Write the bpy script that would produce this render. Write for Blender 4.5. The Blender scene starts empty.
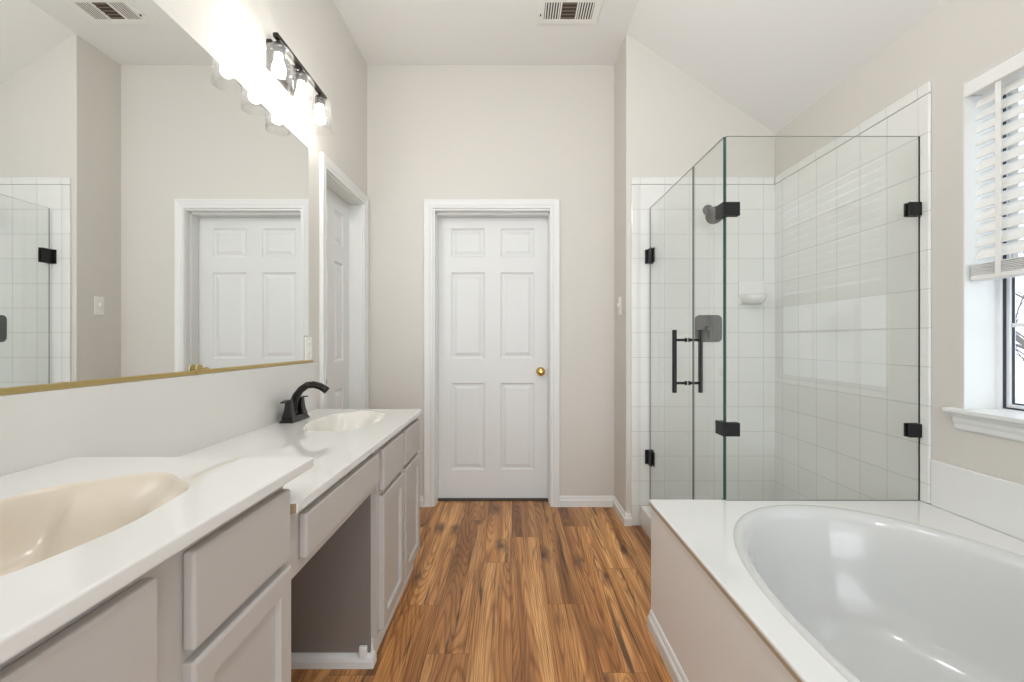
import bpy, bmesh, math, random
from mathutils import Vector, Matrix
random.seed(7)
C = bpy.context.scene
COL = C.collection
PI = math.pi

# ------------------------------------------------------------ camera, sky, light, exposure
CAMZ = 1.124
cam = bpy.data.cameras.new('camera'); cam.lens = 16; cam.sensor_width = 36; cam.clip_start = 0.02
camo = bpy.data.objects.new('camera', cam); COL.objects.link(camo)
camo.location = (0, 0, CAMZ); camo.rotation_euler = (PI/2, 0, 0)
C.camera = camo
C.view_settings.view_transform = 'Standard'; C.view_settings.look = 'None'
C.view_settings.gamma = 1; C.view_settings.use_curve_mapping = False
C.view_settings.exposure = 0.24
C.cycles.max_bounces = 14; C.cycles.diffuse_bounces = 8; C.cycles.glossy_bounces = 8
C.cycles.transparent_max_bounces = 24; C.cycles.transmission_bounces = 8
C.cycles.caustics_reflective = True; C.cycles.blur_glossy = 0.3; C.cycles.caustics_refractive = False
C.cycles.sample_clamp_indirect = 5
SKY = 1.9; BULB = 82.0; TOP_FILL_W = 12.5; REAR_FILL_W = 60
w = bpy.data.worlds.new('sky'); C.world = w; w.use_nodes = True
w.node_tree.nodes['Background'].inputs[0].default_value = (0.90, 0.95, 1.0, 1)
w.node_tree.nodes['Background'].inputs[1].default_value = SKY
def area(name, loc, rot, sx, sy, power=0, portal=False, color=(1, 1, 1)):
    l = bpy.data.lights.new(name, 'AREA'); l.shape = 'RECTANGLE'; l.size = sx; l.size_y = sy
    l.energy = power; l.color = color
    if portal: l.cycles.is_portal = True
    o = bpy.data.objects.new(name, l); COL.objects.link(o); o.location = loc; o.rotation_euler = rot
    return o
area('window_daylight_portal', (1.80, 1.10, 1.46), (0, PI/2, 0), 1.2, 1.06, portal=True)
area('rear_opening_fill_portal', (0.30, -1.72, 1.2), (PI/2, 0, 0), 2.3, 2.4, portal=True)  # sky fill through the wide opening added in the unseen rear wall
area('rear_fill_light', (0.30, -4.4, 1.25), (PI/2, 0, 0), 4.6, 2.3, REAR_FILL_W, color=(0.93, 0.965, 1.0))  # large fill light added behind the camera to brighten the room
for k, (lx, ly) in enumerate(((0.15, 0.55), (0.15, 1.45))):     # two fill lights added above the frame to brighten the room
    l = bpy.data.lights.new('top_fill_light', 'POINT'); l.energy = TOP_FILL_W; l.shadow_soft_size = 0.09; l.color = (0.98, 0.985, 1.0)
    lo = bpy.data.objects.new('top_fill_light', l); COL.objects.link(lo); lo.location = (lx, ly, 2.50)

# ------------------------------------------------------------ geometry of the room (metres; y is depth, z is up)
XL, XR, YB, YS, XJ, ZC, ZR = -0.985, 1.61, 3.096, 2.78, 0.697, 3.0, 2.39
YREAR = -1.60

# ------------------------------------------------------------ materials
def mat(name, col, rough=0.5, metal=0, spec=0.5, coat=0, bump=None, var=0.0):
    m = bpy.data.materials.new(name); m.use_nodes = True
    nt = m.node_tree; b = nt.nodes['Principled BSDF']
    b.inputs['Base Color'].default_value = (*col, 1); b.inputs['Roughness'].default_value = rough
    b.inputs['Metallic'].default_value = metal; b.inputs['Specular IOR Level'].default_value = spec
    b.inputs['Coat Weight'].default_value = coat; b.inputs['Coat Roughness'].default_value = 0.04
    tc = nt.nodes.new('ShaderNodeTexCoord')
    if bump:
        n = nt.nodes.new('ShaderNodeTexNoise'); n.inputs['Scale'].default_value = bump[0]; n.inputs['Detail'].default_value = 3
        nt.links.new(tc.outputs['Object'], n.inputs['Vector'])
        bp = nt.nodes.new('ShaderNodeBump'); bp.inputs['Strength'].default_value = bump[1]; bp.inputs['Distance'].default_value = bump[2]
        nt.links.new(n.outputs['Fac'], bp.inputs['Height']); nt.links.new(bp.outputs['Normal'], b.inputs['Normal'])
    if var:
        n2 = nt.nodes.new('ShaderNodeTexNoise'); n2.inputs['Scale'].default_value = 2.5; n2.inputs['Detail'].default_value = 4
        nt.links.new(tc.outputs['Object'], n2.inputs['Vector'])
        mx = nt.nodes.new('ShaderNodeMix'); mx.data_type = 'RGBA'
        mx.inputs['A'].default_value = (*[c*(1-var) for c in col], 1); mx.inputs['B'].default_value = (*[min(1, c*(1+var)) for c in col], 1)
        nt.links.new(n2.outputs['Fac'], mx.inputs['Factor']); nt.links.new(mx.outputs['Result'], b.inputs['Base Color'])
    return m
M = {}
M['wall'] = mat('wall_paint', (0.64, 0.617, 0.575), 0.7, bump=(160, 0.12, 0.002))
M['ceiling'] = mat('ceiling_paint', (0.80, 0.80, 0.785), 0.9, bump=(120, 0.15, 0.002))
M['trim'] = mat('trim_paint', (0.74, 0.75, 0.735), 0.35)
M['door'] = mat('door_paint', (0.72, 0.73, 0.72), 0.42)
M['cab'] = mat('cabinet_paint', (0.49, 0.465, 0.44), 0.45, bump=(220, 0.05, 0.001), var=0.02)
M['cab_side_shade'] = mat('cabinet_side_shade', (0.22, 0.19, 0.17), 0.6, bump=(300, 0.1, 0.001), var=0.04)  # cabinet paint darkened, the knee-space shade is put into the colour
M['panel'] = mat('tub_panel_paint', (0.80, 0.785, 0.755), 0.6, bump=(160, 0.2, 0.002), var=0.03)
M['marble'] = mat('cultured_marble', (0.74, 0.735, 0.71), 0.05, var=0.015, coat=0.35)
M['splash'] = mat('cultured_marble_splash', (0.66, 0.65, 0.62), 0.18, var=0.02)
M['basin'] = mat('cultured_marble_basin', (0.64, 0.57, 0.47), 0.2, var=0.02)  # near bowl, its warm inner light put into the marble colour
M['basin_pale'] = mat('cultured_marble_basin_pale', (0.72, 0.70, 0.64), 0.12, var=0.02, coat=0.3)  # paler copy of the basin marble for the differently lit far bowl
M['tub'] = mat('tub_acrylic', (0.62, 0.63, 0.62), 0.15, coat=0.3)  # grey-white acrylic, with the bowl's concave shade also put into the colour
M['deck'] = mat('tub_deck_marble', (0.77, 0.775, 0.76), 0.10, var=0.012, coat=0.3)
M['caulk'] = mat('tan_caulk', (0.42, 0.33, 0.22), 0.6)
M['bronze'] = mat('oil_rubbed_bronze', (0.014, 0.011, 0.010), 0.2, metal=0.35, var=0.1)
M['black'] = mat('matte_black_metal', (0.012, 0.012, 0.013), 0.4, metal=0.4)
M['gunmetal'] = mat('gunmetal', (0.10, 0.10, 0.10), 0.35, metal=0.8)
M['brass'] = mat('polished_brass', (0.72, 0.50, 0.17), 0.16, metal=1.0)
M['gold'] = mat('gold_channel', (0.62, 0.48, 0.22), 0.3, metal=1.0)
M['mirror'] = mat('mirror_silver', (0.90, 0.91, 0.90), 0.0, metal=1.0)
M['plastic'] = mat('white_plastic', (0.82, 0.81, 0.78), 0.35)
M['slot'] = mat('dark_slot', (0.02, 0.018, 0.016), 0.7)
M['vinyl'] = mat('window_vinyl', (0.80, 0.82, 0.84), 0.4)
M['gasket'] = mat('dark_gasket', (0.03, 0.035, 0.05), 0.5)
M['slat'] = mat('blind_slat', (0.82, 0.82, 0.80), 0.4)
M['wood_raw'] = mat('raw_chipboard', (0.33, 0.24, 0.15), 0.8, bump=(200, 0.4, 0.002), var=0.2)
M['duct'] = mat('duct_shadow_brown', (0.06, 0.045, 0.035), 0.8)
M['duct_slat'] = mat('brown_damper_blade', (0.22, 0.16, 0.13), 0.6)
M['ceramic'] = mat('ceramic_white', (0.80, 0.80, 0.78), 0.08, coat=0.5)
M['snow'] = mat('winter_ground', (0.55, 0.56, 0.55), 0.9, var=0.2)
M['bark'] = mat('bare_bark', (0.22, 0.20, 0.19), 0.9, var=0.2)
M['thresh'] = mat('threshold_dark', (0.05, 0.035, 0.025), 0.6)

def emis(name, col, s):
    m = bpy.data.materials.new(name); m.use_nodes = True; nt = m.node_tree
    nt.nodes.remove(nt.nodes['Principled BSDF'])
    e = nt.nodes.new('ShaderNodeEmission'); e.inputs[0].default_value = (*col, 1); e.inputs[1].default_value = s
    nt.links.new(e.outputs[0], nt.nodes['Material Output'].inputs[0]); return m
M['bulb'] = emis('lit_bulb', (1, 0.965, 0.90), BULB)
M['lamp'] = emis('lit_diffuser', (1, 0.96, 0.9), 6)

def thin_glass(name, tint, k=1.0, rough=0.0):
    m = bpy.data.materials.new(name); m.use_nodes = True; nt = m.node_tree
    nt.nodes.remove(nt.nodes['Principled BSDF'])
    t = nt.nodes.new('ShaderNodeBsdfTransparent'); t.inputs[0].default_value = (*tint, 1)
    g = nt.nodes.new('ShaderNodeBsdfGlossy'); g.inputs['Roughness'].default_value = rough
    lw = nt.nodes.new('ShaderNodeLayerWeight'); lw.inputs['Blend'].default_value = 0.5
    p = nt.nodes.new('ShaderNodeMath'); p.operation = 'POWER'; p.inputs[1].default_value = 4.0
    a = nt.nodes.new('ShaderNodeMath'); a.operation = 'MULTIPLY_ADD'; a.inputs[1].default_value = 0.6*k; a.inputs[2].default_value = 0.035*k
    mx = nt.nodes.new('ShaderNodeMixShader')
    nt.links.new(lw.outputs['Facing'], p.inputs[0]); nt.links.new(p.outputs[0], a.inputs[0]); nt.links.new(a.outputs[0], mx.inputs[0])
    nt.links.new(t.outputs[0], mx.inputs[1]); nt.links.new(g.outputs[0], mx.inputs[2])
    nt.links.new(mx.outputs[0], nt.nodes['Material Output'].inputs[0]); return m
M['glass'] = thin_glass('shower_glass', (0.978, 0.986, 0.979))
M['glass_edge'] = mat('glass_edge_green', (0.015, 0.075, 0.055), 0.15)
M['glass_edge_dark'] = mat('glass_edge_grey', (0.10, 0.13, 0.12), 0.2)
M['glass_edge_pale'] = mat('glass_edge_pale', (0.36, 0.39, 0.37), 0.2)
M['shade'] = thin_glass('clear_lamp_glass', (0.985, 0.985, 0.985), k=0.9, rough=0.12)
nt = M['shade'].node_tree; _o = nt.nodes['Material Output']; _s = _o.inputs[0].links[0].from_socket
_t = nt.nodes.new('ShaderNodeBsdfTranslucent'); _t.inputs[0].default_value = (0.95, 0.95, 0.95, 1)
_m = nt.nodes.new('ShaderNodeMixShader'); _m.inputs[0].default_value = 0.006
nt.links.new(_s, _m.inputs[1]); nt.links.new(_t.outputs[0], _m.inputs[2]); nt.links.new(_m.outputs[0], _o.inputs[0])
M['pane'] = thin_glass('window_pane', (0.96, 0.98, 1.0))

def tile_mat(name, ax, ou, ov):
    m = mat(name, (0.76, 0.77, 0.745), 0.10, coat=0.3); nt = m.node_tree; b = nt.nodes['Principled BSDF']
    tc = nt.nodes.new('ShaderNodeTexCoord'); s = nt.nodes.new('ShaderNodeSeparateXYZ'); nt.links.new(tc.outputs['Object'], s.inputs[0])
    c = nt.nodes.new('ShaderNodeCombineXYZ')
    for k, (src, off) in enumerate(((ax, ou), (2, ov))):
        a = nt.nodes.new('ShaderNodeMath'); a.operation = 'ADD'; a.inputs[1].default_value = off
        nt.links.new(s.outputs[src], a.inputs[0]); nt.links.new(a.outputs[0], c.inputs[k])
    br = nt.nodes.new('ShaderNodeTexBrick'); br.offset = 0; br.squash = 1
    br.inputs['Scale'].default_value = 1; br.inputs['Brick Width'].default_value = 0.1503; br.inputs['Row Height'].default_value = 0.1503
    br.inputs['Mortar Size'].default_value = 0.0014; br.inputs['Mortar Smooth'].default_value = 0.3; br.inputs['Bias'].default_value = 0
    br.inputs['Color1'].default_value = (0.77, 0.78, 0.755, 1); br.inputs['Color2'].default_value = (0.75, 0.76, 0.735, 1)
    br.inputs['Mortar'].default_value = (0.53, 0.53, 0.50, 1)
    nt.links.new(c.outputs[0], br.inputs['Vector']); nt.links.new(br.outputs['Color'], b.inputs['Base Color'])
    n = nt.nodes.new('ShaderNodeTexNoise'); n.inputs['Scale'].default_value = 9; nt.links.new(tc.outputs['Object'], n.inputs['Vector'])
    bp0 = nt.nodes.new('ShaderNodeBump'); bp0.inputs['Strength'].default_value = 0.25; bp0.inputs['Distance'].default_value = 0.003
    nt.links.new(n.outputs['Fac'], bp0.inputs['Height'])
    bp = nt.nodes.new('ShaderNodeBump'); bp.invert = True; bp.inputs['Strength'].default_value = 0.5; bp.inputs['Distance'].default_value = 0.002
    nt.links.new(br.outputs['Fac'], bp.inputs['Height']); nt.links.new(bp0.outputs['Normal'], bp.inputs['Normal'])
    nt.links.new(bp.outputs['Normal'], b.inputs['Normal'])
    return m
M['tile_back'] = tile_mat('shower_tile_back', 0, -1.23+10*0.1503, -1.926+20*0.1503)
M['tile_right'] = tile_mat('shower_tile_right', 1, -1.794+20*0.1503, -1.926+20*0.1503)

def floor_mat():
    m = bpy.data.materials.new('wood_planks'); m.use_nodes = True; nt = m.node_tree; b = nt.nodes['Principled BSDF']
    N = nt.nodes.new; L = nt.links.new
    tc = N('ShaderNodeTexCoord'); at = N('ShaderNodeAttribute'); at.attribute_name = 'plank'
    s = N('ShaderNodeSeparateXYZ'); L(tc.outputs['Object'], s.inputs[0])
    def math_(op, a, b_=None, v=None):
        n = N('ShaderNodeMath'); n.operation = op
        if hasattr(a, 'node'): L(a, n.inputs[0])
        else: n.inputs[0].default_value = a
        if b_ is not None: L(b_, n.inputs[1])
        if v is not None: n.inputs[1].default_value = v
        return n.outputs[0]
    f = at.outputs['Fac']
    off = math_('MULTIPLY', f, v=37.0)
    def vec(sx, sy):
        c = N('ShaderNodeCombineXYZ'); L(math_('MULTIPLY', s.outputs[0], v=sx), c.inputs[0]); L(math_('MULTIPLY', s.outputs[1], v=sy), c.inputs[1]); L(off, c.inputs[2]); return c.outputs[0]
    def noise(v, sc, det, rough=0.55, dist=0.0):
        n = N('ShaderNodeTexNoise'); n.inputs['Scale'].default_value = sc; n.inputs['Detail'].default_value = det
        n.inputs['Roughness'].default_value = rough; n.inputs['Distortion'].default_value = dist; L(v, n.inputs['Vector']); return n.outputs['Fac']
    def ramp(src, stops):
        r = N('ShaderNodeValToRGB'); L(src, r.inputs[0]); e = r.color_ramp.elements
        while len(e) < len(stops): e.new(0.5)
        for k, (p, c) in enumerate(stops): e[k].position = p; e[k].color = (*c, 1)
        return r.outputs[0]
    def mix(mode, fac, a, b2):
        x = N('ShaderNodeMix'); x.data_type = 'RGBA'; x.blend_type = mode
        if hasattr(fac, 'node'): L(fac, x.inputs['Factor'])
        else: x.inputs['Factor'].default_value = fac
        L(a, x.inputs['A'])
        if hasattr(b2, 'node'): L(b2, x.inputs['B'])
        else: x.inputs['B'].default_value = (*b2, 1)
        return x.outputs['Result']
    broad = noise(vec(13, 0.55), 1.0, 5, 0.6, 0.5)
    base = ramp(broad, [(0.25, (0.15, 0.058, 0.018)), (0.40, (0.31, 0.136, 0.045)), (0.53, (0.48, 0.232, 0.080)), (0.68, (0.70, 0.40, 0.168))])
    # cathedral grain: contour lines of a stretched noise
    g = noise(vec(7.5, 0.55), 1.0, 1, 0.3, 0.15)
    gw = math_('FRACT', math_('MULTIPLY', g, v=34.0))
    gl = ramp(gw, [(0.0, (0.50, 0.40, 0.34)), (0.3, (1, 1, 1)), (0.75, (1.05, 1.05, 1.05)), (1.0, (0.50, 0.40, 0.34))])
    c1 = mix('MULTIPLY', 0.7, base, gl)
    fine = ramp(noise(vec(210, 4), 1.0, 3), [(0.35, (0.50, 0.45, 0.41)), (0.6, (1.2, 1.2, 1.2))])
    c2 = mix('MULTIPLY', 0.55, c1, fine)
    # dark streaks
    st = ramp(noise(vec(44, 1.4), 1.0, 4, 0.6, 0.5), [(0.60, (0, 0, 0)), (0.68, (0.88, 0.88, 0.88))])
    c3 = mix('MIX', st, c2, (0.055, 0.028, 0.016))
    # knots
    vo = N('ShaderNodeTexVoronoi'); vo.feature = 'F1'; vo.inputs['Scale'].default_value = 1.0; vo.inputs['Randomness'].default_value = 1
    nv = N('ShaderNodeTexNoise'); nv.inputs['Scale'].default_value = 3; nv.inputs['Detail'].default_value = 3; L(vec(8, 4), nv.inputs['Vector'])
    va = N('ShaderNodeVectorMath'); va.operation = 'ADD'; L(vec(6.5, 2.6), va.inputs[0])
    vs = N('ShaderNodeVectorMath'); vs.operation = 'SCALE'; vs.inputs['Scale'].default_value = 0.35; L(nv.outputs['Color'], vs.inputs[0]); L(vs.outputs[0], va.inputs[1])
    L(va.outputs[0], vo.inputs['Vector'])
    kn = ramp(vo.outputs['Distance'], [(0.06, (0.9, 0.9, 0.9)), (0.16, (0.45, 0.45, 0.45)), (0.30, (0, 0, 0))])
    c4 = mix('MIX', kn, c3, (0.075, 0.035, 0.018))
    tone = ramp(f, [(0.0, (0.80, 0.74, 0.68)), (0.5, (1.05, 1.02, 0.98)), (1.0, (1.30, 1.28, 1.25))])
    c5 = mix('MULTIPLY', 1.0, c4, tone)
    L(c5, b.inputs['Base Color'])
    b.inputs['Roughness'].default_value = 0.34; b.inputs['Specular IOR Level'].default_value = 0.4
    bp = N('ShaderNodeBump'); bp.inputs['Strength'].default_value = 0.25; bp.inputs['Distance'].default_value = 0.0015
    L(noise(vec(160, 5), 1.0, 3), bp.inputs['Height']); L(bp.outputs['Normal'], b.inputs['Normal'])
    return m
M['floor'] = floor_mat()

# ------------------------------------------------------------ helpers
def box(bm, x0, x1, y0, y1, z0, z1, mi=0):
    if x0 > x1: x0, x1 = x1, x0
    if y0 > y1: y0, y1 = y1, y0
    if z0 > z1: z0, z1 = z1, z0
    v = [bm.verts.new(p) for p in ((x0,y0,z0),(x1,y0,z0),(x1,y1,z0),(x0,y1,z0),(x0,y0,z1),(x1,y0,z1),(x1,y1,z1),(x0,y1,z1))]
    for f in ((0,3,2,1),(4,5,6,7),(0,1,5,4),(1,2,6,5),(2,3,7,6),(3,0,4,7)):
        bm.faces.new([v[i] for i in f]).material_index = mi
def obj(name, bm, mats, parent=None, bevel=0, seg=2, smooth=False, kind=None, sub=0):
    me = bpy.data.meshes.new(name); bmesh.ops.recalc_face_normals(bm, faces=bm.faces); bm.to_mesh(me); bm.free()
    for m in (mats if isinstance(mats, (list, tuple)) else [mats]): me.materials.append(m)
    o = bpy.data.objects.new(name, me); COL.objects.link(o)
    if parent is not None:
        o.parent = parent; o.matrix_parent_inverse = Matrix.Translation(-parent.location)
    if smooth:
        for p in me.polygons: p.use_smooth = True
    if bevel:
        b = o.modifiers.new('bevel', 'BEVEL'); b.width = bevel; b.segments = seg; b.limit_method = 'ANGLE'; b.harden_normals = False
    if sub:
        s = o.modifiers.new('sub', 'SUBSURF'); s.levels = sub; s.render_levels = sub
    if kind: o['kind'] = kind
    return o
def bmn(): return bmesh.new()
def boxobj(name, dims, m, parent=None, bevel=0, seg=2, kind=None):
    bm = bmn(); box(bm, *dims); return obj(name, bm, m, parent, bevel, seg, kind=kind)
def empty(name, loc=(0, 0, 0), label=None, cat=None, group=None, kind=None):
    o = bpy.data.objects.new(name, None); COL.objects.link(o); o.location = loc; o.empty_display_size = 0.05
    tag(o, label, cat, group, kind); return o
def tag(o, label=None, cat=None, group=None, kind=None):
    if label: o['label'] = label
    if cat: o['category'] = cat
    if group: o['group'] = group
    if kind: o['kind'] = kind
    return o
def copy_tree(o, delta, label=None):
    r = o.copy(); COL.objects.link(r); r.location = Vector(o.location) + Vector(delta)
    if label: r['label'] = label
    def kids(src, dst):
        for ch in list(src.children):
            c = ch.copy(); COL.objects.link(c); c.parent = dst
            kids(ch, c)
    kids(o, r)
    return r
def tube(bm, pts, radii, n=12, caps=True, flat=1.0):
    pts = [Vector(p) for p in pts]
    if not isinstance(radii, (list, tuple)): radii = [radii]*len(pts)
    rings = []; up = None
    for i, p in enumerate(pts):
        d = (pts[min(i+1, len(pts)-1)] - pts[max(i-1, 0)]).normalized()
        if up is None: up = Vector((0, 0, 1)) if abs(d.z) < 0.9 else Vector((0, 1, 0))
        s = d.cross(up).normalized(); u = s.cross(d).normalized(); up = u
        rings.append([bm.verts.new(p + radii[i]*(math.cos(2*PI*k/n)*s + flat*math.sin(2*PI*k/n)*u)) for k in range(n)])
    for a, b in zip(rings, rings[1:]):
        for k in range(n): bm.faces.new((a[k], a[(k+1) % n], b[(k+1) % n], b[k]))
    if caps: bm.faces.new(rings[0]); bm.faces.new(rings[-1])
def lathe(bm, prof, mtx=Matrix.Identity(4), n=24):
    rings = []
    for r, z in prof:
        if r < 1e-6: rings.append([bm.verts.new(mtx @ Vector((0, 0, z)))])
        else: rings.append([bm.verts.new(mtx @ Vector((r*math.cos(2*PI*k/n), r*math.sin(2*PI*k/n), z))) for k in range(n)])
    for a, b in zip(rings, rings[1:]):
        for k in range(n):
            q = [a[k % len(a)], a[(k+1) % len(a)], b[(k+1) % len(b)], b[k % len(b)]]
            q = list(dict.fromkeys(q))
            if len(q) > 2: bm.faces.new(q)
def along(p, d):       # matrix whose z axis points along d, at p
    d = Vector(d).normalized(); return Matrix.Translation(p) @ d.to_track_quat('Z', 'Y').to_matrix().to_4x4()
def sweep(bm, path, prof, closed_ends=True):
    """prof: (outward offset, height). path: 2-D polyline; outward is to its right."""
    n = len(path); cols = []
    for i in range(n):
        p = Vector(path[i]); dirs = []
        if i > 0: dirs.append((p-Vector(path[i-1])).normalized())
        if i < n-1: dirs.append((Vector(path[i+1])-p).normalized())
        nn = [Vector((d.y, -d.x)) for d in dirs]
        if len(nn) == 2:
            m_ = nn[0]+nn[1]; m_ = m_ / (m_.dot(nn[0]))
        else: m_ = nn[0]
        cols.append([bm.verts.new((p.x+m_.x*o, p.y+m_.y*o, h)) for o, h in prof])
    for a, b in zip(cols, cols[1:]):
        for k in range(len(prof)-1): bm.faces.new((a[k], b[k], b[k+1], a[k+1]))
        bm.faces.new((a[-1], b[-1], b[0], a[0]))
    bm.faces.new(cols[0]); bm.faces.new(cols[-1])
BASEPROF = [(0, 0), (0.016, 0), (0.016, 0.042), (0.012, 0.050), (0.009, 0.052), (0.008, 0.062), (0.004, 0.070), (0, 0.072)]
def casing(bm, mp, u0, u1, vt, prof):
    """U shaped moulding round an opening; mp(u, v, out) -> point. prof: (distance from the opening, thickness)."""
    rows = []
    for d, t in prof:
        rows.append([bm.verts.new(mp(*q, t)) for q in ((u0-d, 0), (u0-d, vt+d), (u1+d, vt+d), (u1+d, 0))])
    for a, b in zip(rows, rows[1:]):
        for k in range(3): bm.faces.new((a[k], a[k+1], b[k+1], b[k]))
CASEPROF = [(0, 0), (0, 0.010), (0.004, 0.012), (0.014, 0.012), (0.018, 0.009), (0.024, 0.013), (0.044, 0.017), (0.050, 0.019), (0.058, 0.019), (0.061, 0.015), (0.061, 0)]
def panel_door(bm, mp, W, H, cols, rows, thick=0.035):
    us = sorted({0, W, *[c for p in cols for c in p]}); vs = sorted({0, H, *[c for p in rows for c in p]})
    V = {}
    def vert(u, v, d):
        k = (round(u, 5), round(v, 5), round(d, 5))
        if k not in V: V[k] = bm.verts.new(mp(u, v, d))
        return V[k]
    loops = [(0, 0), (0.004, -0.005), (0.012, -0.009), (0.020, -0.009), (0.042, -0.002)]
    for i in range(len(us)-1):
        for j in range(len(vs)-1):
            a, b, c, d = us[i], us[i+1], vs[j], vs[j+1]
            if (a, b) in cols and (c, d) in rows:
                prev = None
                for ins, dep in loops:
                    q = [vert(a+ins, c+ins, dep), vert(b-ins, c+ins, dep), vert(b-ins, d-ins, dep), vert(a+ins, d-ins, dep)]
                    if prev:
                        for k in range(4): bm.faces.new((prev[k], prev[(k+1) % 4], q[(k+1) % 4], q[k]))
                    prev = q
                bm.faces.new(prev)
            else: bm.faces.new((vert(a, c, 0), vert(b, c, 0), vert(b, d, 0), vert(a, d, 0)))
    o = [(0, 0), (W, 0), (W, H), (0, H)]
    bq = [vert(u, v, -thick) for u, v in o]
    bm.faces.new(bq)
    for k in range(4):          # rim as thin strips just behind the face
        f = [bm.verts.new(mp(*o[k], 0)), bm.verts.new(mp(*o[(k+1) % 4], 0)), bq[(k+1) % 4], bq[k]]
        bm.faces.new(f)

# ------------------------------------------------------------ floor
def build_floor():
    bm = bmn(); lay = bm.faces.layers.float.new('plank'); rnd = random.Random(3)
    W = 0.154; known = {1: 1.945, 0: 2.61, 2: 1.542, -3: 1.937, -2: 1.636, -1: 2.31, 3: 2.25, 4: 1.85, -4: 2.75}
    tones = {}
    for k in range(-8, 12):
        y = known.get(k, rnd.uniform(1.5, 2.6)); 
        while y > -1.9: y -= 1.22
        while y < 3.4:
            x0, x1, y0, y1 = k*W, (k+1)*W, max(y, -1.75), min(y+1.22, 3.30)
            y += 1.22
            if x1 < -1.15 or x0 > 1.7 or y1 <= y0: continue
            x0 = max(x0, -1.14); x1 = min(x1, 1.70)
            g = 0.0006
            vs = [bm.verts.new(p) for p in ((x0+g, y0+g, 0), (x1-g, y0+g, 0), (x1-g, y1-g, 0), (x0+g, y1-g, 0))]
            f = bm.faces.new(vs); f[lay] = rnd.random()
    vs = [bm.verts.new(p) for p in ((-1.14, -1.75, -0.002), (1.7, -1.75, -0.002), (1.7, 3.3, -0.002), (-1.14, 3.3, -0.002))]
    bm.faces.new(vs).material_index = 1
    box(bm, -1.14, 1.7, -1.75, 3.3, -0.06, -0.003, 1)
    me = bpy.data.meshes.new('floor'); bm.to_mesh(me); bm.free()
    me.materials.append(M['floor']); me.materials.append(M['thresh'])
    o = bpy.data.objects.new('floor', me); COL.objects.link(o); o['kind'] = 'structure'
build_floor()

# ------------------------------------------------------------ walls and ceiling
T = 0.12
D1 = dict(u0=-0.537, u1=0.262, vt=2.024)       # back door opening (x)
D2 = dict(u0=2.390, u1=3.008, vt=2.03)        # left door opening (y)
WN = dict(y0=0.58, y1=1.624, z0=0.868, z1=2.045)
bm = bmn()
box(bm, XL-T, XL, YREAR-T, D2['u0'], 0, 3.1); box(bm, XL-T, XL, D2['u1'], YB+0.18, 0, 3.1); box(bm, XL-T, XL, D2['u0'], D2['u1'], D2['vt'], 3.1)
obj('wall_left', bm, M['wall'], kind='structure')
bm = bmn()
TB = 0.16
box(bm, XL, D1['u0'], YB, YB+TB, 0, 3.1); box(bm, D1['u1'], XJ, YB, YB+TB, 0, 3.1); box(bm, D1['u0'], D1['u1'], YB, YB+TB, D1['vt'], 3.1)
obj('wall_back', bm, M['wall'], kind='structure')
bm = bmn(); box(bm, XJ, XR, YS, YB+TB, 0, 3.1)
obj('wall_shower_end', bm, M['wall'], kind='structure', bevel=0.004)
bm = bmn()
TR = 0.17
box(bm, XR, XR+TR, YREAR-T, WN['y0'], 0, 3.1); box(bm, XR, XR+TR, WN['y1'], YB+TB, 0, 3.1)
box(bm, XR, XR+TR, WN['y0'], WN['y1'], 0, WN['z0']); box(bm, XR, XR+TR, WN['y0'], WN['y1'], WN['z1'], 3.1)
obj('wall_right', bm, M['wall'], kind='structure')
bm = bmn()
box(bm, XL, -0.85, YREAR-T, YREAR, 0, 3.1); box(bm, 1.45, XR, YREAR-T, YREAR, 0, 3.1); box(bm, -0.85, 1.45, YREAR-T, YREAR, 2.4, 3.1)
obj('wall_rear', bm, M['wall'], kind='structure')
bm = bmn()
sl = (ZC-ZR)/(XR-0.70)
prof = [(XL-T, ZC), (0.70, ZC), (XR+TR, ZC-sl*(XR+TR-0.70)), (XR+TR, 3.14), (XL-T, 3.14)]
A = [bm.verts.new((x, YREAR-T, z)) for x, z in prof]; B = [bm.verts.new((x, YB+TB+0.02, z)) for x, z in prof]
for k in range(5): bm.faces.new((A[k], A[(k+1) % 5], B[(k+1) % 5], B[k]))
bm.faces.new(A); bm.faces.new(B)
obj('ceiling', bm, M['ceiling'], kind='structure')

# baseboards
bm = bmn(); sweep(bm, [(D1['u1']+0.061, YB), (XJ, YB), (XJ, YS), (0.731, YS)], BASEPROF)
obj('baseboard_back', bm, M['trim'], kind='structure')
bm = bmn(); sweep(bm, [(XL, YB-0.02), (XL, YB), (D1['u0']-0.061, YB)], BASEPROF)
obj('baseboard_left', bm, M['trim'], kind='structure')

# ------------------------------------------------------------ doors
def six(W, H, st, mid):
    pw = (W-2*st-mid)/2
    return [(st, st+pw), (W-st-pw, W-st)], [(0.20, 0.816), (0.99, 1.60), (1.709, 1.912)]
door = empty('door_1', (0, YB, 0), kind='structure')
bm = bmn(); casing(bm, lambda u, v, t: (u, YB-t, v), D1['u0'], D1['u1'], D1['vt'], CASEPROF)
obj('casing', bm, M['trim'], door)
bm = bmn()
for x0, x1 in ((D1['u0']-0.0, D1['u0']+0.012), (D1['u1']-0.004, D1['u1'])): box(bm, x0, x1, YB, YB+0.13, 0, D1['vt'])
box(bm, D1['u0']+0.012, D1['u1']-0.004, YB, YB+0.13, D1['vt']-0.012, D1['vt'])
for x0, x1 in ((D1['u0']+0.012, D1['u0']+0.016), (D1['u1']-0.008, D1['u1']-0.004)): box(bm, x0, x1, YB+0.05, YB+0.128, 0, D1['vt']-0.012)
box(bm, D1['u0']+0.012, D1['u1']-0.004, YB+0.05, YB+0.128, D1['vt']-0.026, D1['vt']-0.012)
obj('jamb', bm, M['trim'], door)
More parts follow.
